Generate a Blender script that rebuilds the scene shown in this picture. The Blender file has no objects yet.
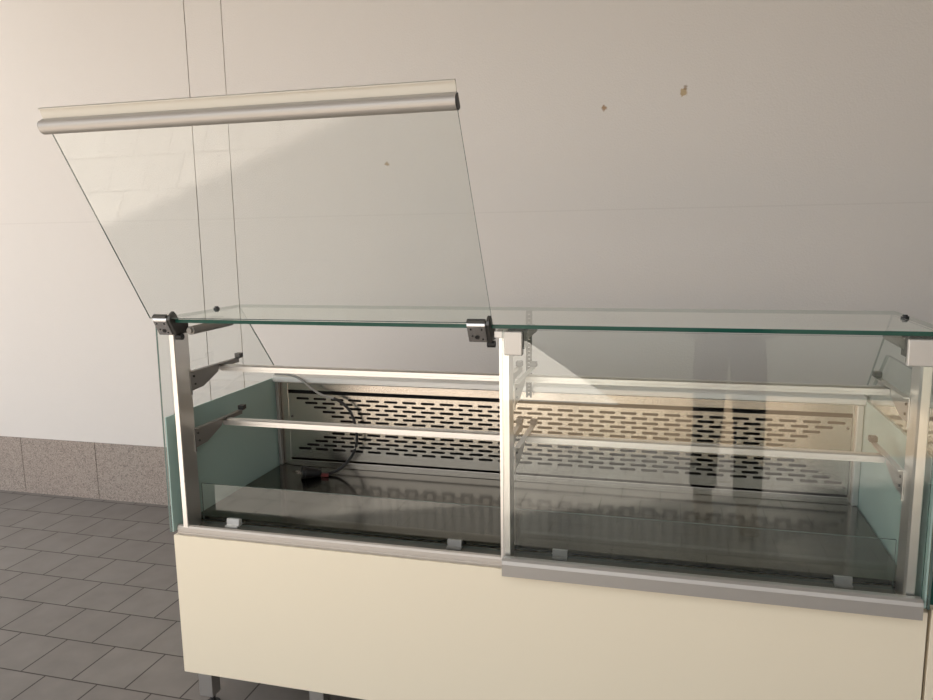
import bpy, bmesh, math, random
from mathutils import Vector, Matrix

random.seed(4)
S = bpy.context.scene
C = S.collection

# ------------------------------------------------------------------ camera
cd = bpy.data.cameras.new('camera')
cam = bpy.data.objects.new('camera', cd)
C.objects.link(cam)
R = Vector((0.96552342, 0.25985462, -0.01549538))
U = Vector((-0.02497887, 0.1517339, 0.9881057))
F = Vector((-0.25911501, 0.95365214, -0.15299351))
CP = Vector((1.40545731, -1.80487837, 1.45308001))
cam.matrix_world = Matrix(((R.x, U.x, -F.x, CP.x), (R.y, U.y, -F.y, CP.y), (R.z, U.z, -F.z, CP.z), (0, 0, 0, 1)))
cd.sensor_width = 36.0
cd.lens = 36.0 * 743.9 / 933
cd.clip_start = 0.03
cd.clip_end = 200
S.camera = cam

# ------------------------------------------------------------------ sky, sun, exposure
w = bpy.data.worlds.new('sky')
S.world = w
w.use_nodes = True
bg = w.node_tree.nodes['Background']
bg.inputs[0].default_value = (0.96, 0.975, 1.0, 1)
bg.inputs[1].default_value = 0.93
sl = bpy.data.lights.new('sun', 'SUN')
sl.energy = 26.0
sl.angle = math.radians(0.8)
sl.color = (1.0, 0.93, 0.85)
sun = bpy.data.objects.new('sun', sl)
C.objects.link(sun)
EL = math.radians(28)
h = Vector((1, -0.45, 0)).normalized() * math.cos(EL)
sun.rotation_euler = Vector((h.x, h.y, -math.sin(EL))).to_track_quat('-Z', 'Y').to_euler()
sun.location = (-8, 4, 8)
S.view_settings.view_transform = 'Standard'
S.view_settings.look = 'None'
S.view_settings.gamma = 1
S.view_settings.use_curve_mapping = False
S.view_settings.exposure = 0.93
S.cycles.transparent_max_bounces = 32
S.cycles.max_bounces = 12

# ------------------------------------------------------------------ materials
def nm(name):
    m = bpy.data.materials.new(name)
    m.use_nodes = True
    nt = m.node_tree
    return m, nt, nt.nodes['Principled BSDF']

def pbr(name, col, rough=0.5, metal=0.0, bump=None, spec=0.5, var=None, aniso=None):
    m, nt, b = nm(name)
    b.inputs['Base Color'].default_value = (*col, 1)
    b.inputs['Roughness'].default_value = rough
    b.inputs['Metallic'].default_value = metal
    b.inputs['Specular IOR Level'].default_value = spec
    tc = nt.nodes.new('ShaderNodeTexCoord')
    if bump:
        sc, st, stretch = bump
        mp = nt.nodes.new('ShaderNodeMapping')
        mp.inputs['Scale'].default_value = stretch
        n = nt.nodes.new('ShaderNodeTexNoise')
        n.inputs['Scale'].default_value = sc
        n.inputs['Detail'].default_value = 4
        bp = nt.nodes.new('ShaderNodeBump')
        bp.inputs['Strength'].default_value = st
        bp.inputs['Distance'].default_value = 0.002
        nt.links.new(tc.outputs['Object'], mp.inputs[0])
        nt.links.new(mp.outputs[0], n.inputs['Vector'])
        nt.links.new(n.outputs['Fac'], bp.inputs['Height'])
        nt.links.new(bp.outputs[0], b.inputs['Normal'])
    if var:
        sc, amt = var
        n = nt.nodes.new('ShaderNodeTexNoise')
        n.inputs['Scale'].default_value = sc
        n.inputs['Detail'].default_value = 3
        nt.links.new(tc.outputs['Object'], n.inputs['Vector'])
        mx = nt.nodes.new('ShaderNodeMixRGB')
        mx.inputs[1].default_value = (*[c * (1 - amt) for c in col], 1)
        mx.inputs[2].default_value = (*[min(1, c * (1 + amt)) for c in col], 1)
        nt.links.new(n.outputs['Fac'], mx.inputs[0])
        nt.links.new(mx.outputs[0], b.inputs['Base Color'])
    return m

def glass(name, tint):
    m = bpy.data.materials.new(name)
    m.use_nodes = True
    nt = m.node_tree
    nt.nodes.clear()
    N = nt.nodes.new
    L = nt.links.new
    out = N('ShaderNodeOutputMaterial')
    t = N('ShaderNodeBsdfTransparent')
    t.inputs[0].default_value = (*tint, 1)
    g = N('ShaderNodeBsdfGlossy')
    g.inputs['Roughness'].default_value = 0.0
    g.inputs[0].default_value = (0.97, 1, 0.98, 1)
    fr = N('ShaderNodeFresnel')
    fr.inputs['IOR'].default_value = 1.5
    ge = N('ShaderNodeNewGeometry')
    inv = N('ShaderNodeMath'); inv.operation = 'SUBTRACT'; inv.inputs[0].default_value = 1.0
    L(ge.outputs['Backfacing'], inv.inputs[1])
    # both faces of a slab: 2R / (1 + R)
    r1 = N('ShaderNodeMath'); r1.operation = 'ADD'; r1.inputs[1].default_value = 1.0; L(fr.outputs[0], r1.inputs[0])
    r2 = N('ShaderNodeMath'); r2.operation = 'MULTIPLY'; r2.inputs[1].default_value = 2.0; L(fr.outputs[0], r2.inputs[0])
    a = N('ShaderNodeMath'); a.operation = 'DIVIDE'; a.use_clamp = True
    L(r2.outputs[0], a.inputs[0]); L(r1.outputs[0], a.inputs[1])
    b = N('ShaderNodeMath'); b.operation = 'MULTIPLY'
    L(a.outputs[0], b.inputs[0]); L(inv.outputs[0], b.inputs[1])
    mx = N('ShaderNodeMixShader')
    L(b.outputs[0], mx.inputs[0]); L(t.outputs[0], mx.inputs[1]); L(g.outputs[0], mx.inputs[2])
    L(mx.outputs[0], out.inputs[0])
    return m

def wall_mat():
    m, nt, b = nm('wall_paint')
    N = nt.nodes.new; L = nt.links.new
    b.inputs['Roughness'].default_value = 0.75
    b.inputs['Specular IOR Level'].default_value = 0.25
    tc = N('ShaderNodeTexCoord')
    n = N('ShaderNodeTexNoise'); n.inputs['Scale'].default_value = 1.3; n.inputs['Detail'].default_value = 3
    L(tc.outputs['Object'], n.inputs['Vector'])
    mx = N('ShaderNodeMixRGB')
    mx.inputs[1].default_value = (0.735, 0.690, 0.645, 1)
    mx.inputs[2].default_value = (0.765, 0.722, 0.675, 1)
    L(n.outputs['Fac'], mx.inputs[0])
    col = mx.outputs[0]
    # glue spots and a rusty spot on the paint
    nz = N('ShaderNodeTexNoise'); nz.inputs['Scale'].default_value = 90
    L(tc.outputs['Object'], nz.inputs['Vector'])
    for (x, z, r, c, k) in ((1.121, 1.984, 0.0125, (0.33, 0.19, 0.08), .85), (1.447, 2.028, 0.017, (0.42, 0.28, 0.10), .75),
                            (1.455, 2.048, 0.010, (0.25, 0.15, 0.07), .7), (0.118, 1.788, 0.012, (0.36, 0.24, 0.10), .75)):
        d = N('ShaderNodeVectorMath'); d.operation = 'DISTANCE'
        d.inputs[1].default_value = (x, 1.5625, z)
        L(tc.outputs['Object'], d.inputs[0])
        ad = N('ShaderNodeMath'); ad.operation = 'MULTIPLY_ADD'; ad.inputs[1].default_value = 0.022; 
        L(nz.outputs['Fac'], ad.inputs[0]); L(d.outputs['Value'], ad.inputs[2])
        mr = N('ShaderNodeMapRange'); mr.inputs['From Min'].default_value = r + 0.002 + .009; mr.inputs['From Max'].default_value = r - 0.004 + .009
        mr.inputs['To Max'].default_value = k
        L(ad.outputs[0], mr.inputs['Value'])
        q = N('ShaderNodeMixRGB'); q.inputs[2].default_value = (*c, 1)
        L(mr.outputs[0], q.inputs[0]); L(col, q.inputs[1])
        col = q.outputs[0]
    # faint day joint in the plaster
    sp = N('ShaderNodeSeparateXYZ'); L(tc.outputs['Object'], sp.inputs[0])
    e = N('ShaderNodeMath'); e.operation = 'SUBTRACT'; e.inputs[1].default_value = 1.552; L(sp.outputs['Z'], e.inputs[0])
    f = N('ShaderNodeMath'); f.operation = 'ABSOLUTE'; L(e.outputs[0], f.inputs[0])
    mr = N('ShaderNodeMapRange'); mr.inputs['From Min'].default_value = 0.004; mr.inputs['From Max'].default_value = 0.0; mr.inputs['To Max'].default_value = 0.14
    L(f.outputs[0], mr.inputs['Value'])
    q = N('ShaderNodeMixRGB'); q.inputs[2].default_value = (0.35, 0.31, 0.27, 1)
    L(mr.outputs[0], q.inputs[0]); L(col, q.inputs[1])
    L(q.outputs[0], b.inputs['Base Color'])
    n2 = N('ShaderNodeTexNoise'); n2.inputs['Scale'].default_value = 130; n2.inputs['Detail'].default_value = 3
    L(tc.outputs['Object'], n2.inputs['Vector'])
    bp = N('ShaderNodeBump'); bp.inputs['Strength'].default_value = 0.55; bp.inputs['Distance'].default_value = 0.0022
    L(n2.outputs['Fac'], bp.inputs['Height']); L(bp.outputs[0], b.inputs['Normal'])
    return m

def tile_mat():
    m, nt, b = nm('grey_floor_tiles')
    N = nt.nodes.new; L = nt.links.new
    tc = N('ShaderNodeTexCoord')
    mp = N('ShaderNodeMapping')
    mp.inputs['Location'].default_value = (0.072 + 20.95 + 0.10475, -0.060 + 20.95, 0)
    L(tc.outputs['Object'], mp.inputs[0])
    br = N('ShaderNodeTexBrick')
    br.offset = 0.5; br.offset_frequency = 2; br.squash = 1.0
    br.inputs['Color1'].default_value = (0.215, 0.193, 0.174, 1)
    br.inputs['Color2'].default_value = (0.235, 0.213, 0.192, 1)
    br.inputs['Mortar'].default_value = (0.045, 0.036, 0.030, 1)
    br.inputs['Scale'].default_value = 1.0
    br.inputs['Mortar Size'].default_value = 0.0030
    br.inputs['Mortar Smooth'].default_value = 0.2
    br.inputs['Brick Width'].default_value = 0.2095
    br.inputs['Row Height'].default_value = 0.2095
    L(mp.outputs[0], br.inputs['Vector'])
    n = N('ShaderNodeTexNoise'); n.inputs['Scale'].default_value = 9; n.inputs['Detail'].default_value = 5
    L(tc.outputs['Object'], n.inputs['Vector'])
    mx = N('ShaderNodeMixRGB'); mx.blend_type = 'MULTIPLY'; mx.inputs[0].default_value = 0.35
    L(br.outputs['Color'], mx.inputs[1]); L(n.outputs['Fac'], mx.inputs[2])
    hs = N('ShaderNodeHueSaturation'); hs.inputs['Saturation'].default_value = 0.85; hs.inputs['Value'].default_value = 1.15
    L(mx.outputs[0], hs.inputs['Color'])
    L(hs.outputs[0], b.inputs['Base Color'])
    b.inputs['Roughness'].default_value = 0.5
    b.inputs['Specular IOR Level'].default_value = 0.35
    bp = N('ShaderNodeBump'); bp.inputs['Strength'].default_value = 0.5; bp.inputs['Distance'].default_value = 0.002; bp.invert = True
    L(br.outputs['Fac'], bp.inputs['Height']); L(bp.outputs[0], b.inputs['Normal'])
    return m

def granite_mat():
    m, nt, b = nm('speckled_granite')
    N = nt.nodes.new; L = nt.links.new
    tc = N('ShaderNodeTexCoord')
    v = N('ShaderNodeTexVoronoi'); v.inputs['Scale'].default_value = 210
    L(tc.outputs['Object'], v.inputs['Vector'])
    sp = N('ShaderNodeSeparateColor'); L(v.outputs['Color'], sp.inputs[0])
    cr = N('ShaderNodeValToRGB')
    e = cr.color_ramp.elements
    e[0].position = 0.0; e[0].color = (0.20, 0.17, 0.15, 1)
    e[1].position = 1.0; e[1].color = (0.44, 0.385, 0.335, 1)
    for pos, c in ((0.25, (0.30, 0.255, 0.225)), (0.6, (0.375, 0.32, 0.28))):
        x = cr.color_ramp.elements.new(pos); x.color = (*c, 1)
    L(sp.outputs[0], cr.inputs[0])
    n = N('ShaderNodeTexNoise'); n.inputs['Scale'].default_value = 2.2
    L(tc.outputs['Object'], n.inputs['Vector'])
    mx = N('ShaderNodeMixRGB'); mx.blend_type = 'MULTIPLY'
    mx.inputs[0].default_value = 0.6
    rr = N('ShaderNodeValToRGB'); rr.color_ramp.elements[0].color = (0.85, 0.86, 0.84, 1); rr.color_ramp.elements[1].color = (1, 0.90, 0.85, 1)
    L(n.outputs['Fac'], rr.inputs[0]); L(cr.outputs[0], mx.inputs[1]); L(rr.outputs[0], mx.inputs[2])
    L(mx.outputs[0], b.inputs['Base Color'])
    b.inputs['Roughness'].default_value = 0.55
    return m

M = dict(
    wall=wall_mat(), tile=tile_mat(), granite=granite_mat(),
    cream=pbr('cream_laminate', (0.87, 0.775, 0.60), 0.42, var=(1.5, 0.02)),
    alu=pbr('satin_aluminium', (0.74, 0.725, 0.70), 0.38, 1.0, bump=(60, 0.08, (1, 30, 1))),
    post=pbr('polished_upright_metal', (0.86, 0.84, 0.81), 0.30, 1.0),
    profile=pbr('grey_anodised_profile', (0.44, 0.415, 0.385), 0.42, 0.5),
    sill=pbr('dull_sill_metal', (0.58, 0.53, 0.475), 0.5, 0.4),
    flange=pbr('cream_flange', (0.60, 0.57, 0.50), 0.5, 0.0),
    cover=pbr('pale_hinge_cover', (0.60, 0.57, 0.53), 0.45, 0.5),
    clip=pbr('grey_clip', (0.33, 0.32, 0.30), 0.45, 0.5),
    channel=pbr('dark_channel', (0.085, 0.08, 0.065), 0.5, 0.3),
    alu_grey=pbr('grey_aluminium', (0.56, 0.545, 0.525), 0.42, 1.0),
    white_alu=pbr('white_anodised', (0.82, 0.80, 0.76), 0.4, 0.35),
    dull_shaded=pbr('dull_and_shaded_metal', (0.30, 0.285, 0.265), 0.45, 0.6),  # dull metal of the dampers, also the shaded copy for left-end fittings
    steel=pbr('brushed_stainless', (0.52, 0.48, 0.43), 0.24, 1.0, bump=(40, 0.12, (1, 1, 25))),
    deck=pbr('stainless_deck', (0.125, 0.112, 0.085), 0.15, 1.0, bump=(30, 0.03, (30, 1, 1))),
    chrome=pbr('bright_metal', (0.72, 0.70, 0.68), 0.25, 1.0),
    black=pbr('black_plastic', (0.012, 0.011, 0.011), 0.45),
    darkmetal=pbr('dark_metal', (0.10, 0.095, 0.09), 0.4, 0.7),
    plenum_shade=pbr('painted_plenum_shade', (0.01, 0.009, 0.008), 0.8),  # near black, stands in for shade behind the slots
    glass=glass('clear_glass', (0.965, 0.978, 0.972)),
    edge=pbr('green_glass_edge', (0.012, 0.075, 0.055), 0.12, 0.0),
    edge_pale=pbr('pale_glass_edge', (0.10, 0.145, 0.13), 0.2, 0.0),
    coat=pbr('pale_green_backing', (0.41, 0.555, 0.505), 0.3),
    rubber=pbr('black_rubber', (0.02, 0.02, 0.02), 0.7),
    cable_grey=pbr('grey_cable', (0.34, 0.33, 0.31), 0.5),
    red=pbr('red_plastic', (0.14, 0.025, 0.025), 0.4),
    label=pbr('white_sticker', (0.85, 0.84, 0.82), 0.5),
    top_blocker=pbr('grey_blocker', (0.30, 0.27, 0.24), 0.9),  # for the added slab overhead
    side_blocker=pbr('brown_blocker', (0.10, 0.09, 0.075), 0.9),  # kept dark so the added right-hand slab gives little bounce
    concrete=pbr('pale_concrete', (0.50, 0.47, 0.43), 0.85, var=(4, 0.06)),
    tan=pbr('tan_paving', (0.27, 0.195, 0.125), 0.85, var=(5, 0.12)),
    lawn=pbr('dry_grass', (0.030, 0.032, 0.018), 0.95, var=(8, 0.4)),
    skin=pbr('skin', (0.55, 0.36, 0.27), 0.5),
    trouser=pbr('dark_trousers', (0.030, 0.028, 0.030), 0.9),
    jacket=pbr('grey_jacket', (0.15, 0.145, 0.13), 0.9),
    shoe=pbr('brown_leather', (0.16, 0.09, 0.045), 0.5),
    hair=pbr('brown_hair', (0.04, 0.025, 0.015), 0.7),
)

# ------------------------------------------------------------------ helpers
def box(bm, x0, x1, y0, y1, z0, z1, mat=None):
    r = bmesh.ops.create_cube(bm, size=1)
    vs = r['verts']
    for v in vs:
        v.co = Vector((x0 + (v.co.x + .5) * (x1 - x0), y0 + (v.co.y + .5) * (y1 - y0), z0 + (v.co.z + .5) * (z1 - z0)))
    if mat is not None:
        for f in {f for v in vs for f in v.link_faces}:
            f.material_index = mat
    return vs

def cyl(bm, a, b, r, n=16, r2=None):
    a = Vector(a); b = Vector(b)
    d = b - a
    q = d.to_track_quat('Z', 'Y').to_matrix().to_4x4()
    m = Matrix.Translation((a + b) / 2) @ q
    return bmesh.ops.create_cone(bm, cap_ends=True, segments=n, radius1=r, radius2=r if r2 is None else r2, depth=d.length, matrix=m)['verts']

def prism(bm, prof, x0, x1, axis='x'):
    """extrude a closed profile [(a,b)..] from x0 to x1; axis x: (y,z); axis y: (x,z)"""
    def P(t, a, b):
        return (t, a, b) if axis == 'x' else ((a, t, b) if axis == 'y' else (a, b, t))
    A = [bm.verts.new(P(x0, a, b)) for a, b in prof]
    B = [bm.verts.new(P(x1, a, b)) for a, b in prof]
    n = len(prof)
    fs = [bm.faces.new(A), bm.faces.new(list(reversed(B)))]
    for i in range(n):
        fs.append(bm.faces.new((A[i], B[i], B[(i + 1) % n], A[(i + 1) % n])))
    return fs

def tube(bm, pts, r, n=10):
    pts = [Vector(p) for p in pts]
    # smooth with Catmull-Rom
    q = []
    for i in range(len(pts) - 1):
        p0 = pts[max(i - 1, 0)]; p1 = pts[i]; p2 = pts[i + 1]; p3 = pts[min(i + 2, len(pts) - 1)]
        for k in range(6):
            t = k / 6
            q.append(0.5 * ((2 * p1) + (-p0 + p2) * t + (2 * p0 - 5 * p1 + 4 * p2 - p3) * t * t + (-p0 + 3 * p1 - 3 * p2 + p3) * t ** 3))
    q.append(pts[-1])
    rings = []
    for i, c in enumerate(q):
        d = (q[min(i + 1, len(q) - 1)] - q[max(i - 1, 0)]).normalized()
        up = Vector((0, 0, 1)) if abs(d.z) < .95 else Vector((1, 0, 0))
        s = d.cross(up).normalized(); t = s.cross(d)
        rings.append([bm.verts.new(c + (s * math.cos(2 * math.pi * k / n) + t * math.sin(2 * math.pi * k / n)) * r) for k in range(n)])
    for a, b in zip(rings, rings[1:]):
        for k in range(n):
            bm.faces.new((a[k], a[(k + 1) % n], b[(k + 1) % n], b[k]))
    bm.faces.new(list(reversed(rings[0]))); bm.faces.new(rings[-1])

def obj(name, bm, mats, parent=None, bev=0.0, smooth=False, seg=2):
    if not isinstance(mats, (list, tuple)):
        mats = [mats]
    bmesh.ops.recalc_face_normals(bm, faces=bm.faces)
    if bev:
        es = [e for e in bm.edges if len(e.link_faces) == 2 and e.calc_face_angle(0) > 0.6]
        bmesh.ops.bevel(bm, geom=es, offset=bev, segments=seg, profile=0.5, affect='EDGES')
    me = bpy.data.meshes.new(name)
    bm.to_mesh(me); bm.free()
    for m in mats:
        me.materials.append(m)
    o = bpy.data.objects.new(name, me)
    C.objects.link(o)
    if smooth:
        for p in me.polygons:
            p.use_smooth = True
    if parent:
        o.parent = parent
    return o

def thing(name, label, cat, loc=(0, 0, 0), group=None):
    o = bpy.data.objects.new(name, None)
    o.empty_display_size = 0.1
    C.objects.link(o)
    o.location = loc
    o['label'] = label; o['category'] = cat
    if group:
        o['group'] = group
    return o

def tag(o, label, cat, group=None):
    o['label'] = label; o['category'] = cat
    if group:
        o['group'] = group
    return o

def struct(name, bm, mats, bev=0.0):
    o = obj(name, bm, mats, None, bev)
    o['kind'] = 'structure'
    return o

def bx(name, dims, mats, parent=None, bev=0.0, smooth=False):
    bm = bmesh.new()
    if isinstance(dims[0], (int, float)):
        dims = [dims]
    for d in dims:
        box(bm, *d)
    return obj(name, bm, mats, parent, bev, smooth)

def pane(name, bm, parent, mats, edge_axis):
    """slab of glass: the two big faces clear, the narrow ones green"""
    bm.normal_update()
    bmesh.ops.recalc_face_normals(bm, faces=bm.faces)
    areas = sorted((f.calc_area() for f in bm.faces), reverse=True)
    for f in bm.faces:
        f.material_index = 0 if f.calc_area() > areas[1] * 0.9 else 1
    return obj(name, bm, mats, parent)

# ------------------------------------------------------------------ the setting
YW = 1.5625
bm = bmesh.new(); box(bm, -16, 14, -3.42, 6.2, -0.2, 0)
fl = struct('floor', bm, M['tile'])
bm = bmesh.new()
for a, b in ((-7.07, -0.9185), (-0.9135, -0.7130), (-0.7090, 10.0)):
    box(bm, a, b, YW, YW + 0.06, 0.332, 7.0)
box(bm, -7.07, 10.0, YW + 0.06, 6.0, 0.0, 7.0)
struct('wall_back', bm, M['wall'])
bm = bmesh.new()
x = -1.684 - 0.5135 * 10
while x < 10:
    e = min(x + 0.512, 10)
    box(bm, x + 0.001, e - 0.001, YW - 0.003, YW + 0.06, 0.0, 0.331)
    x += 0.5135
struct('baseboard_back', bm, M['granite'])
bm = bmesh.new(); box(bm, -16, 14, -5.15, -3.42, -0.2, 0.0)
struct('path', bm, M['tan'])
bm = bmesh.new(); box(bm, -2.6, 3.3, -2.5, YW - .001, 3.5, 3.75)  # unseen slab, added to hold back skylight from above
struct('skylight_blocker', bm, M['top_blocker'])
bm = bmesh.new(); box(bm, 3.0, 3.3, -3.1, YW - .004, 0.0, 3.499)  # unseen slab, put in to cut the light from the right
struct('right_light_blocker', bm, M['side_blocker'])
bm = bmesh.new(); box(bm, -16, 14, -40, -5.15, -0.2, -0.02)
struct('lawn', bm, M['lawn'])
bm = bmesh.new(); prism(bm, [(1.03, -4.55), (-0.45, -8.2), (-1.2, -8.2), (-3.2, -4.55)], -0.02, 0.006, axis='z')
struct('concrete_apron', bm, M['concrete'])

# ------------------------------------------------------------------ refrigerated display case
ZB, ZP, ZT = 0.141, 0.5825, 1.232
case = thing('display_case', 'long cream and glass refrigerated counter with its left front pane swung up', 'display case', (0, 0, 0))

# base cabinet
bx('front_panel', (0.001, 1.999, 0.0, 0.020, ZB, ZP), M['cream'], case, 0.0012)
bx('body', [(0.004, 0.020, 0.021, 0.70, ZB + .01, 0.594), (1.980, 1.996, 0.021, 0.70, ZB + .01, 0.594),
            (0.021, 1.979, 0.684, 0.70, ZB + .01, 0.594), (0.021, 1.979, 0.021, 0.683, ZB + .01, ZB + .026)], M['cream'], case)
# legs: steel tube with a black levelling foot
for (lx, ly) in ((0.046, 0.045), (0.425, 0.045), (0.99, 0.045), (1.95, 0.045), (0.046, 0.64), (1.0, 0.64), (1.95, 0.64)):
    lg = bx('leg', (lx - .024, lx + .024, ly - .010, ly + .034, 0.040, ZB + .011), M['alu_grey'], case, 0.003)
    bm = bmesh.new()
    cyl(bm, (lx + .008, ly + .012, 0.0), (lx + .008, ly + .012, 0.012), 0.022, 20)
    cyl(bm, (lx + .008, ly + .012, 0.010), (lx + .008, ly + .012, 0.050), 0.008, 14)
    obj('foot', bm, M['rubber'], lg)

# deck, rear frame and slotted air panel
bx('deck', (0.020, 1.980, 0.090, 0.640, 0.600, 0.6125), M['deck'], case)
bx('plenum_shade_slab', [(0.020, 1.980, 0.655, 0.683, 0.600, 0.925)], M['plenum_shade'], case)  # black slab paints the shade of the hollow behind the slots
bx('rear_frame', [(0.016, 0.060, 0.622, 0.640, 0.613, 0.928), (1.957, 1.984, 0.622, 0.640, 0.613, 0.928),
                  (0.060, 1.957, 0.622, 0.640, 0.8985, 0.928), (0.060, 1.957, 0.612, 0.640, 0.613, 0.636)], M['steel'], case, 0.001)
bx('corner_strip', [(0.0165, 0.030, 0.606, 0.6215, 0.613, 0.928)], M['dull_shaded'], case, 0.002)  # left strip darker than its right twin: shade put into the metal
bx('corner_strip', [(1.966, 1.984, 0.606, 0.6215, 0.613, 0.928)], M['alu'], case, 0.002)
bm = bmesh.new()
prism(bm, [(0.596, 0.934), (0.600, 0.930), (0.690, 0.930), (0.690, 0.956), (0.602, 0.956), (0.596, 0.950)], 0.014, 1.986)
obj('rear_ledge', bm, M['white_alu'], case)

def slotted_plate():
    cu = bpy.data.curves.new('plate', 'CURVE')
    cu.dimensions = '2D'; cu.fill_mode = 'BOTH'; cu.extrude = 0.0012
    def spl(pts):
        s = cu.splines.new('POLY'); s.points.add(len(pts) - 1)
        for p, q in zip(s.points, pts):
            p.co = (q[0], q[1], 0, 1)
        s.use_cyclic_u = True
    spl([(0.063, 0.643), (1.955, 0.643), (1.955, 0.887), (0.063, 0.887)])
    pitch = 0.0689; r = 0.0043; L = 0.051
    for k in range(13):
        j = k if k <= 6 else 12 - k
        z = 0.8690 - k * 0.01575
        for i in range(27 - j):
            x0 = 0.0955 + j * pitch / 2 + i * pitch
            pts = []
            for a in range(7):
                t = math.pi / 2 + math.pi * a / 6
                pts.append((x0 + r + r * math.cos(t), z + r * math.sin(t)))
            for a in range(7):
                t = -math.pi / 2 + math.pi * a / 6
                pts.append((x0 + L - r + r * math.cos(t), z + r * math.sin(t)))
            spl(pts)
    tmp = bpy.data.objects.new('tmp_plate', cu)
    C.objects.link(tmp)
    dg = bpy.context.evaluated_depsgraph_get()
    me = bpy.data.meshes.new_from_object(tmp.evaluated_get(dg))
    bpy.data.objects.remove(tmp)
    for v in me.vertices:
        v.co = Vector((v.co.x, 0.618 - v.co.z, v.co.y))
    me.materials.clear(); me.materials.append(M['steel'])
    me.name = 'air_panel'
    o = bpy.data.objects.new('air_panel', me)
    C.objects.link(o); o.parent = case
    return o
air = slotted_plate()
for x, z in ((0.075, 0.80), (1.945, 0.853), (1.945, 0.665)):
    bm = bmesh.new(); cyl(bm, (x, 0.6175, z), (x, 0.6145, z), 0.004, 12)
    obj('screw', bm, M['darkmetal'], air)

# side glass with pale green backing on its lower half
for xs, xc in (((0.002, 0.0075), (0.0085, 0.0125)), ((1.9905, 1.996), (1.9855, 1.9895))):
    bm = bmesh.new()
    prism(bm, [(-0.016, 0.598), (0.664, 0.598), (0.664, 0.945), (0.428, 1.2205), (-0.008, 1.2205)], *xs)
    sg = pane('side_glass', bm, case, [M['glass'], M['edge_pale']], 'x')
    bm = bmesh.new()
    prism(bm, [(-0.012, 0.598), (0.660, 0.598), (0.660, 0.944), (-0.008, 0.944)], *xc)
    cb = obj('backing_panel', bm, M['coat'], sg)
    cb['label'] = 'pale green opaque lower panel'

# sill rail under the panes
bm = bmesh.new()
prism(bm, [(0.000, 0.590), (0.003, 0.5835), (0.017, 0.5835), (0.017, 0.6125), (0.010, 0.6150), (0.003, 0.6130), (0.000, 0.608), (0.000, 0.5985), (0.002, 0.597), (0.002, 0.5955), (0.000, 0.594)], 0.016, 1.984)
obj('sill_rail', bm, M['sill'], case)
bx('sill_channel', (0.018, 1.982, 0.0175, 0.0895, 0.5835, 0.5975), M['channel'], case)

# uprights
def upright(x0, x1, z1, grooved=False):
    bm = bmesh.new()
    if grooved:
        xm = (x0 + x1) / 2
        prism(bm, [(x0, 0.001), (xm - .0015, 0.001), (xm - .0015, 0.004), (xm + .0015, 0.004), (xm + .0015, 0.001), (x1, 0.001), (x1, 0.056), (x0, 0.056)], 0.598, z1, axis='z')
        return obj('upright', bm, M['post'], case)
    prism(bm, [(x0 + .004, 0.001), (x1 - .002, 0.001), (x1, 0.003), (x1, 0.066), (x0, 0.066), (x0, 0.008)], 0.598, z1, axis='z')
    return obj('upright', bm, M['post'], case)
upright(0.034, 0.0535, 1.196)
upright(1.0, 1.0245, 1.196, True)
upright(1.9465, 1.970, 1.196)

# low inner glass strips and their clips
for a, b in ((0.056, 0.998), (1.027, 1.944)):
    bm = bmesh.new(); box(bm, a, b, 0.0725, 0.0775, 0.5985, 0.7225)
    pane('riser_glass', bm, case, [M['glass'], M['edge_pale']], 'y')
for i, (a, b) in enumerate(((0.141, 0.182), (0.834, 0.874), (1.126, 1.165), (1.814, 1.854))):
    bm = bmesh.new()
    prism(bm, [(0.054, 0.598), (0.083, 0.598), (0.083, 0.616), (0.0785, 0.616), (0.0785, 0.602), (0.0715, 0.602), (0.0715, 0.6205), (0.066, 0.6205), (0.064, 0.603), (0.054, 0.6025)], a, b)
    cl = obj('glass_clip', bm, M['clip'] if i else M['white_alu'], case)

# shelf arms, rails
def arm(xa, side, z0):
    """cantilever bracket on an upright; side +1 flange grows to +x"""
    bm = bmesh.new()
    prof = [(0.058, z0), (0.058, z0 - .070), (0.064, z0 - .070), (0.064, z0 - .058), (0.120, z0 - .054), (0.198, z0 - .024), (0.204, z0 - .015), (0.318, z0 - .015), (0.318, z0)]
    prism(bm, prof, xa - .0015, xa + .0015)
    f0, f1 = sorted((xa - .0015 * side, xa + .013 * side))
    box(bm, f0, f1, 0.060, 0.318, z0, z0 + .0025)
    a = obj('shelf_arm', bm, M['dull_shaded'] if side > 0 and xa < .5 else M['alu_grey'], case)  # leftmost arms get a darker metal, the shade of that end painted in
    c0, c1 = sorted((xa - .003 * side, xa + .016 * side))
    bx('end_cap', (c0, c1, 0.300, 0.321, z0 + .003, z0 + .017), M['darkmetal'], a, 0.001)
    for yy, zz in ((0.074, z0 - .016), (0.078, z0 - .040)):
        bm = bmesh.new(); cyl(bm, (xa - .004, yy, zz), (xa + .004, yy, zz), 0.0035, 10)
        obj('screw', bm, M['black'], a)
for z0 in (1.068, 0.895):
    for xa, s in ((0.0555, 1), (0.9975, -1), (1.027, 1), (1.9445, -1)):
        arm(xa, s, z0)
    for a, b in ((0.058, 0.995), (1.0295, 1.942)):
        bm = bmesh.new()
        zt = z0 - .004
        prism(bm, [(0.205, zt - .020), (0.224, zt - .020), (0.224, zt), (0.207, zt), (0.203, zt - .004), (0.203, zt - .013), (0.205, zt - .014)], a, b)
        obj('shelf_rail', bm, M['alu'], case)

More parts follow.
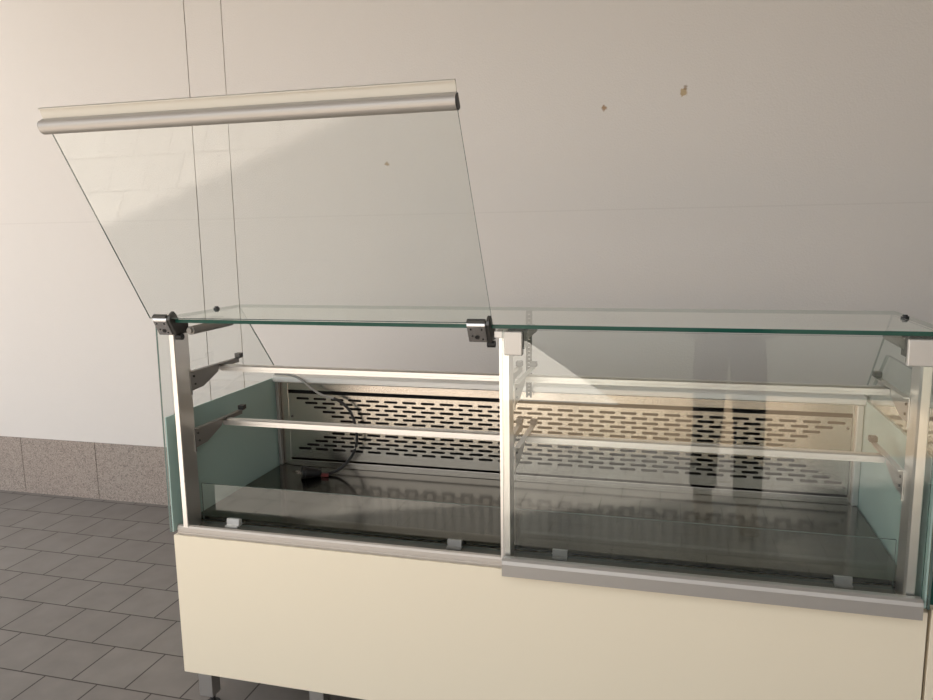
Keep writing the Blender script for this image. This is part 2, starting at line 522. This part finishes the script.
# rear slotted standard
bm = bmesh.new()
A = Vector((1.000, 0.420, 1.2205)); B = Vector((0.967, 0.594, 0.915))
n = 22
d = (B - A) / n
wv = Vector((1, 0, 0))
th = Vector((0, 0.002, 0.0015))
def quadbox(p, q, hw0, hw1):
    vs = []
    for c in (p, q):
        for s in (hw0, hw1):
            for t in (-1, 1):
                vs.append(bm.verts.new(c + wv * s + th * t))
    a0, a1, b0, b1, c0, c1, d0, d1 = vs
    for f in ((a0, a1, b1, b0), (c0, d0, d1, c1), (a0, c0, c1, a1), (b0, b1, d1, d0), (a0, b0, d0, c0), (a1, c1, d1, b1)):
        bm.faces.new(f)
quadbox(A, B, -.0095, -.0035); quadbox(A, B, .0035, .0095)
for i in range(n):
    quadbox(A + d * (i + .0), A + d * (i + .5), -.0035, .0035)
obj('slotted_standard', bm, M['darkmetal'], case)

# top glass and its four dark glass stops
bm = bmesh.new(); box(bm, 0.0, 2.0, -0.012, 0.430, 1.2215, 1.2315)
tg = pane('top_glass', bm, case, [M['glass'], M['edge']], 'z')
for x, y in ((0.019, 0.269), (1.975, 0.248)):
    bm = bmesh.new()
    cyl(bm, (x, y, 1.2315), (x, y, 1.2365), 0.0095, 18)
    cyl(bm, (x, y, 1.2365), (x, y, 1.2405), 0.006, 18)
    obj('glass_stop', bm, M['black'], tg, smooth=False)

# front panes -------------------------------------------------
prof_h = [(y, z + 0.0105) for y, z in [(-0.006, 0.612), (-0.024, 0.6135), (-0.031, 0.609), (-0.034, 0.600), (-0.034, 0.569), (-0.031, 0.567), (-0.004, 0.567), (-0.004, 0.571), (-0.024, 0.573), (-0.024, 0.598), (-0.006, 0.600)]]
# closed right pane
bm = bmesh.new(); box(bm, 1.012, 1.977, -0.0205, -0.0145, 0.6125, 1.2195)
cp = pane('front_pane', bm, case, [M['glass'], M['edge']], 'y')
cp['label'] = 'closed right front pane'
bm = bmesh.new(); prism(bm, prof_h, 1.0095, 1.9780)
obj('handle_profile', bm, M['profile'], cp)

# raised left pane: pivot P, direction D (up and forward), normal NV (towards the viewer, down)
P = Vector((0, -0.020, 1.236))
Ttop = Vector((0, -0.318, 1.752))
D = (Ttop - P).normalized()
NV = Vector((0, D.z, -D.y)); NV = -NV if NV.y > 0 else NV
LEN = (Ttop - P).length
def twist(bm):
    for v in bm.verts:
        u = (v.co - P).dot(D) / LEN
        v.co.y += -0.010 * (1 - v.co.x / 0.985) - 0.020 * max(u, 0)
def uv(x, u, v):
    q = P + D * u + NV * v
    return Vector((x, q.y, q.z))
def rprism(bm, prof, x0, x1):
    return prism(bm, [((P + D * u + NV * v).y, (P + D * u + NV * v).z) for u, v in prof], x0, x1)
bm = bmesh.new(); rprism(bm, [(0.0, -.002), (LEN - .048, -.002), (LEN - .048, .002), (0.0, .002)], 0.004, 0.988); twist(bm)
rp = pane('front_pane', bm, case, [M['glass'], M['edge_pale']], 'y')
rp['label'] = 'raised left front pane'
# handle profile: round grip on the inner side, flat flange beyond
bm = bmesh.new()
grip = []
for a in range(13):
    t = -math.pi / 2 + math.pi * a / 12
    grip.append((LEN - .039 + .0165 * math.sin(t), .006 + .016 * math.cos(t)))
rprism(bm, [(LEN - .0555, -.004)] + grip + [(LEN - .0225, -.004)], -0.0055, 0.9915)
twist(bm)
rh = obj('handle_profile', bm, M['profile'], rp)
bm = bmesh.new()
rprism(bm, [(LEN - .024, -.0075), (LEN + .001, -.0105), (LEN + .001, -.0075), (LEN - .024, -.0040)], -0.0045, 0.9905)
rprism(bm, [(LEN - .002, -.0085), (LEN + .001, -.0085), (LEN + .001, -.0035), (LEN - .002, -.0035)], -0.0045, 0.9905)
twist(bm)
fo = obj('handle_flange', bm, M['flange'], rh)
for xx in (-0.0075, 0.9915):
    bm = bmesh.new()
    rprism(bm, [(LEN - .054, -.0035)] + [(u * 1.0, v * .92) for u, v in grip[1:-1]] + [(LEN - .024, -.0035)], xx, xx + .002); twist(bm)
    obj('end_plug', bm, M['black'], rh)

# hinges ------------------------------------------------------
def open_hinge(x0, x1, tx, tl):
    root = None
    bm = bmesh.new()
    rprism(bm, [(-0.050, .004), (-0.046, .020), (0.004, .020), (0.010, .0145), (0.010, .004)], x0, x1 - .010)
    hp = obj('hinge', bm, M['chrome'], case, 0.002)
    bm = bmesh.new()
    rprism(bm, [(-0.048, -.018), (-0.050, .017), (0.006, .017), (0.013, .010), (0.013, -.014), (0.0, -.018)], x1 - .0095, x1)
    box(bm, x0 + .012, x1 - .004, 0.004, 0.052, 1.186, 1.2195)
    rprism(bm, [(0.0102, .0040), (0.0102, .017), (0.016, .016), (0.016, .004)], x0, x1 - .010)
    obj('hinge_body', bm, M['darkmetal'], hp, 0.0015)
    bm = bmesh.new()
    for du, dx in ((-.006, .010), (-.006, x1 - x0 - .020), (-.036, x1 - x0 - .020), (-.026, .012)):
        a = uv(x0 + dx, du, .0192); b = uv(x0 + dx, du, .0212)
        bm = bmesh.new(); cyl(bm, a, b, 0.0025, 10)
        obj('hinge_screw', bm, M['black'], hp)
    bm = bmesh.new(); cyl(bm, uv(x0 + .024, -.030, .0195), uv(x0 + .024, -.030, .0215), 0.006, 14)
    obj('slot_screw', bm, M['black'], hp)
    bm = bmesh.new(); cyl(bm, (x1 - .016, .010, 1.179), (x1 + .004, .010, 1.179), .009, 16)
    obj('pivot_knob', bm, M['black'], hp)
    bm = bmesh.new()
    cyl(bm, (tx, 0.020, 1.196), (tx, tl, 1.198), 0.0125, 24)
    cyl(bm, (tx, 0.012, 1.196), (tx, 0.020, 1.196), 0.008, 24)
    t = obj('lift_damper', bm, M['dull_shaded'], hp)
    bx('mounting_plate', (tx - .040, tx - .005, 0.052, tl - .03, 1.2135, 1.2195), M['dull_shaded'], hp)
open_hinge(0.018, 0.072, 0.096, 0.225)
open_hinge(0.926, 0.984, 0.950, 0.120)

def closed_hinge(x0, x1, tx):
    bm = bmesh.new(); box(bm, x0, x1, -0.034, -0.0215, 1.158, 1.2165)
    hp = obj('hinge', bm, M['cover'], case, 0.0025)
    hp['label'] = 'square white hinge cover'
    bm = bmesh.new(); box(bm, x0 + .006, x1 + .002, -0.0130, 0.040, 1.172, 1.2205)
    box(bm, x0 + .002, x1 - .004, -0.0140, -0.0130, 1.164, 1.2165)
    obj('hinge_body', bm, M['darkmetal'], hp, 0.001)
    bm = bmesh.new(); cyl(bm, (tx, 0.016, 1.200), (tx, 0.150, 1.202), 0.0125, 24)
    obj('lift_damper', bm, M['dull_shaded'], hp)
closed_hinge(1.0195, 1.0650, 1.060)
closed_hinge(1.9080, 1.9640, 1.915)
bx('upright_cap', (0.990, 1.0165, -0.010, 0.050, 1.1975, 1.2140), M['alu_grey'], case, 0.001)

# ------------------------------------------------------------------ power cord inside the case
bm = bmesh.new()
tube(bm, [(0.030, 0.588, 0.9625), (0.06, 0.588, 0.9635), (0.092, 0.588, 0.961), (0.131, 0.586, 0.948), (0.177, 0.584, 0.915), (0.215, 0.584, 0.893), (0.262, 0.584, 0.883)], 0.0042)
cord = obj('power_cord', bm, M['cable_grey'], None, smooth=True)
tag(cord, 'black and grey power cord with plug drooping inside the left bay', 'power cord')
bm = bmesh.new()
tube(bm, [(0.262, 0.584, 0.883), (0.300, 0.584, 0.862), (0.329, 0.582, 0.828), (0.346, 0.580, 0.770), (0.344, 0.575, 0.711), (0.318, 0.565, 0.662), (0.285, 0.55, 0.630), (0.250, 0.528, 0.619), (0.225, 0.510, 0.624)], 0.0052)
obj('black_sheath', bm, M['black'], cord, smooth=True)
bm = bmesh.new()
cyl(bm, (0.232, 0.514, 0.626), (0.188, 0.482, 0.634), 0.013, 18, 0.021)
cyl(bm, (0.188, 0.482, 0.634), (0.178, 0.475, 0.636), 0.0215, 18)
pg = obj('plug', bm, M['black'], cord, 0.002)
bm = bmesh.new()
for s in (-1, 1):
    cyl(bm, (0.179 + .007 * s, 0.476 - .009 * s, 0.636), (0.163 + .007 * s, 0.464 - .009 * s, 0.639), 0.0024, 10)
obj('plug_pin', bm, M['chrome'], pg)
bx('cable_tag', (0.232, 0.262, 0.508, 0.516, 0.6145, 0.626), M['red'], cord)

# ------------------------------------------------------------------ the next counter, mostly out of frame
nb = thing('display_case', 'neighbouring cream counter with green glass side, cut off by the right edge of the frame', 'display case', (2.004, 0, 0))
bx('front_panel', (0.002, 0.998, 0.0, 0.020, ZB, 0.590), M['cream'], nb, 0.0012)
bx('body', [(0.004, 0.020, 0.021, 0.70, ZB + .01, 0.594), (0.980, 0.996, 0.021, 0.70, ZB + .01, 0.594), (0.021, 0.979, 0.684, 0.70, ZB + .01, 0.594), (0.021, 0.979, 0.021, 0.683, 0.58, 0.594)], M['cream'], nb)
for lx in (0.05, 0.95):
    for ly in (0.045, 0.64):
        lg = bx('leg', (lx - .024, lx + .024, ly - .010, ly + .034, 0.040, ZB + .011), M['alu_grey'], nb, 0.003)
        bm = bmesh.new(); cyl(bm, (lx, ly + .012, 0.0), (lx, ly + .012, 0.045), 0.018, 16)
        obj('foot', bm, M['rubber'], lg)
for a, b in ((0.0, 0.010), (0.990, 1.0)):
    bm = bmesh.new(); prism(bm, [(0.010, 0.598), (0.664, 0.598), (0.664, 0.945), (0.50, 1.10), (-0.006, 1.10)], a, b)
    pane('side_glass', bm, nb, [M['glass'], M['edge']], 'x')
bx('sill_rail', (0.012, 0.988, 0.0, 0.060, 0.5945, 0.615), M['alu'], nb, 0.002)
bx('upright', [(0.030, 0.055, 0.002, 0.060, 0.6155, 1.10)], M['white_alu'], nb, 0.002)
bx('upright', [(0.945, 0.970, 0.002, 0.060, 0.6155, 1.10)], M['white_alu'], nb, 0.002)
bm = bmesh.new(); box(bm, 0.030, 0.970, -0.010, -0.004, 0.618, 1.10)
pane('front_pane', bm, nb, [M['glass'], M['edge']], 'y')
bx('back_panel', (0.012, 0.988, 0.62, 0.64, 0.5945, 0.93), M['steel'], nb)

# ------------------------------------------------------------------ the photographer, seen in the closed pane
def skinned(name, nodes, edges, mat, parent=None, sub=2, root=0):
    """nodes: [(co, radius)]; one continuous skin"""
    me = bpy.data.meshes.new(name)
    me.from_pydata([n[0] for n in nodes], edges, [])
    o = bpy.data.objects.new(name, me)
    C.objects.link(o)
    sk = o.modifiers.new('skin', 'SKIN'); sk.use_smooth_shade = True
    if not me.skin_vertices:
        me.skin_vertices.new()
    for i, n in enumerate(nodes):
        r = n[1] if isinstance(n[1], tuple) else (n[1], n[1])
        me.skin_vertices[0].data[i].radius = r
        me.skin_vertices[0].data[i].use_root = (i == root)
    sb = o.modifiers.new('sub', 'SUBSURF'); sb.levels = sub; sb.render_levels = sub
    dg = bpy.context.evaluated_depsgraph_get()
    m2 = bpy.data.meshes.new_from_object(o.evaluated_get(dg))
    bpy.data.objects.remove(o)
    m2.name = name
    m2.materials.clear(); m2.materials.append(mat)
    for p in m2.polygons:
        p.use_smooth = True
    o = bpy.data.objects.new(name, m2)
    C.objects.link(o)
    if parent:
        o.parent = parent
    return o

ph_c = CP - F * 0.016 + R * 0.052 - U * 0.018
hl = ph_c - R * 0.078 - F * 0.006          # where the two hands hold the phone
hr = ph_c + R * 0.078 - F * 0.006
person = thing('person', 'person in dark trousers and grey jacket standing before the counter taking the photograph', 'person', (0, 0, 0))
N_ = []; E_ = []
def nd(co, r, to=None):
    N_.append((tuple(co), r)); k = len(N_) - 1
    if to is not None:
        E_.append((to, k))
    return k
hip = nd((1.715, -2.150, 0.955), (0.150, 0.110))
wst = nd((1.715, -2.155, 1.080), (0.135, 0.100), hip)
chs = nd((1.705, -2.165, 1.270), (0.160, 0.115), wst)
shl = nd((1.700, -2.170, 1.405), (0.110, 0.085), chs)
nck = nd((1.690, -2.155, 1.500), 0.055, shl)
jaw = nd((1.680, -2.125, 1.575), (0.068, 0.078), nck)
hd = nd((1.676, -2.125, 1.650), (0.078, 0.098), jaw)
crn = nd((1.678, -2.140, 1.715), (0.062, 0.078), hd)
HANDS = []
for s, h in ((-1, hl), (1, hr)):
    sx = 1.700 + s * 0.185
    a = nd((sx, -2.165, 1.395), 0.058, shl)
    el = Vector((sx + s * 0.05, -2.05, 1.17))
    m = nd((Vector((sx, -2.165, 1.395)) + el) / 2, 0.048, a)
    e = nd(el, 0.041, m)
    wr = h - U * 0.070 - F * 0.050 + R * s * 0.012
    f = nd(el.lerp(wr, .5), 0.037, e)
    wv_ = nd(wr, 0.026, f)
    pl = nd(h - U * 0.020 - F * 0.030 + R * s * 0.020, (0.030, 0.020), wv_)
    HANDS.append((pl, s, h))
    kn = h + R * s * 0.022
    for j, (du, ln) in enumerate(((0.030, .9), (0.011, 1.0), (-0.008, .95), (-0.026, .78))):
        b0 = nd(kn + U * du * 1.0 - F * 0.008, 0.0095, pl)
        b1 = nd(kn + U * du + F * 0.018 * ln - R * s * 0.004, 0.0085, b0)
        b2 = nd(kn + U * du + F * 0.024 * ln - R * s * (0.028 * ln), 0.0075, b1)
    t0 = nd(h - U * 0.034 - F * 0.018 - R * s * 0.006, 0.011, pl)
    t1 = nd(h - U * 0.012 - F * 0.013 - R * s * 0.026, 0.009, t0)
    t2 = nd(h + U * 0.006 - F * 0.012 - R * s * 0.036, 0.008, t1)
FEET = ((1.610, -2.215), (1.815, -2.040))
KNEES = ((1.622, -2.150, 0.505), (1.812, -2.055, 0.505))
HIPS = ((1.628, -2.150, 0.870), (1.800, -2.145, 0.870))
for (fx, fy), kn, hp_ in zip(FEET, KNEES, HIPS):
    a = nd(hp_, 0.088, hip)
    b = nd(kn, 0.058, a)
    c = nd((fx, fy, 0.095), 0.038, b)
    d_ = nd((fx, fy + 0.015, 0.045), 0.036, c)
    nd((fx, fy + 0.150, 0.034), (0.036, 0.024), d_)
body = skinned('body', N_, E_, M['skin'], person)
# face
bm = bmesh.new()
prism(bm, [(-2.030, 1.665), (-2.004, 1.622), (-2.030, 1.612)], 1.664, 1.688)
obj('nose', bm, M['skin'], body, 0.003)
for s in (-1, 1):
    bm = bmesh.new()
    bmesh.ops.create_uvsphere(bm, u_segments=14, v_segments=8, radius=0.0105, matrix=Matrix.Translation((1.676 + s * .029, -2.049, 1.656)))
    bm.normal_update()
    for f in bm.faces:
        f.material_index = 1 if f.normal.y > .82 else 0
    obj('eye', bm, [M['label'], M['hair']], body, smooth=True)
    bm = bmesh.new()
    bmesh.ops.create_uvsphere(bm, u_segments=12, v_segments=8, radius=0.03, matrix=Matrix.Translation((1.677 + s * .080, -2.125, 1.640)) @ Matrix.Diagonal((.3, .6, 1, 1)))
    obj('ear', bm, M['skin'], body, smooth=True)
bm = bmesh.new(); box(bm, 1.654, 1.700, -2.056, -2.044, 1.588, 1.596)
obj('mouth', bm, M['red'], body, 0.003)
bm = bmesh.new()
bmesh.ops.create_uvsphere(bm, u_segments=28, v_segments=18, radius=1.0, matrix=Matrix.Translation((1.678, -2.138, 1.668)) @ Matrix.Diagonal((.090, .110, .108, 1)))
bmesh.ops.delete(bm, geom=[v for v in bm.verts if v.co.z < 1.585 or (v.co.y > -2.095 and v.co.z < 1.715) or (v.co.y > -2.150 and v.co.z < 1.640)], context='VERTS')
hair_in = bmesh.ops.solidify(bm, geom=bm.faces[:], thickness=0.006)
obj('hair', bm, M['hair'], person, smooth=True)
# clothes
tn = [((1.715, -2.150, 0.955), (0.160, 0.120)), ((1.715, -2.152, 1.040), (0.150, 0.112))]
te = [(0, 1)]
for (fx, fy), kn, hp_ in zip(FEET, KNEES, HIPS):
    k = len(tn)
    tn += [(hp_, 0.104), (kn, 0.080), ((fx, fy - 0.004, 0.24), 0.074), ((fx, fy - 0.002, 0.085), 0.078)]
    te += [(0, k), (k, k + 1), (k + 1, k + 2), (k + 2, k + 3)]
skinned('trousers', tn, te, M['trouser'], person)
jn = [((1.712, -2.157, 1.085), (0.178, 0.142)), ((1.715, -2.152, 0.955), (0.182, 0.145)), ((1.705, -2.167, 1.270), (0.198, 0.156)), ((1.700, -2.172, 1.405), (0.150, 0.122)), ((1.693, -2.160, 1.470), 0.068)]
je = [(0, 1), (0, 2), (2, 3), (3, 4)]
for s, h in ((-1, hl), (1, hr)):
    sx = 1.700 + s * 0.185
    el = Vector((sx + s * 0.05, -2.05, 1.17))
    wr = h - U * 0.070 - F * 0.050 + R * s * 0.012
    k = len(jn)
    jn += [((sx, -2.165, 1.395), 0.076), (tuple((Vector((sx, -2.165, 1.395)) + el) / 2), 0.065), (tuple(el), 0.057), (tuple(el.lerp(wr, .5)), 0.050), (tuple(el.lerp(wr, .93)), 0.041)]
    je += [(3, k), (k, k + 1), (k + 1, k + 2), (k + 2, k + 3), (k + 3, k + 4)]
skinned('jacket', jn, je, M['jacket'], person)
for fx, fy in FEET:
    bm = bmesh.new()
    pr = [(-.085, .0), (.195, .0), (.205, .02), (.195, .045), (.13, .068), (.06, .085), (.04, .115), (-.06, .115), (-.085, .05)]
    prism(bm, [(fy + a, z + .001) for a, z in pr], fx - .046, fx + .046)
    obj('shoe', bm, M['shoe'], person, 0.018, True, 3)
# phone held in both hands
bm = bmesh.new()
box(bm, -.074, .074, -.036, .036, -.004, .004)
bmesh.ops.transform(bm, verts=bm.verts, matrix=Matrix.Translation(ph_c) @ Matrix(((R.x, U.x, -F.x), (R.y, U.y, -F.y), (R.z, U.z, -F.z))).to_4x4())
tag(obj('smartphone', bm, M['black'], None, 0.003), 'black phone held sideways by the person taking the photograph', 'phone')
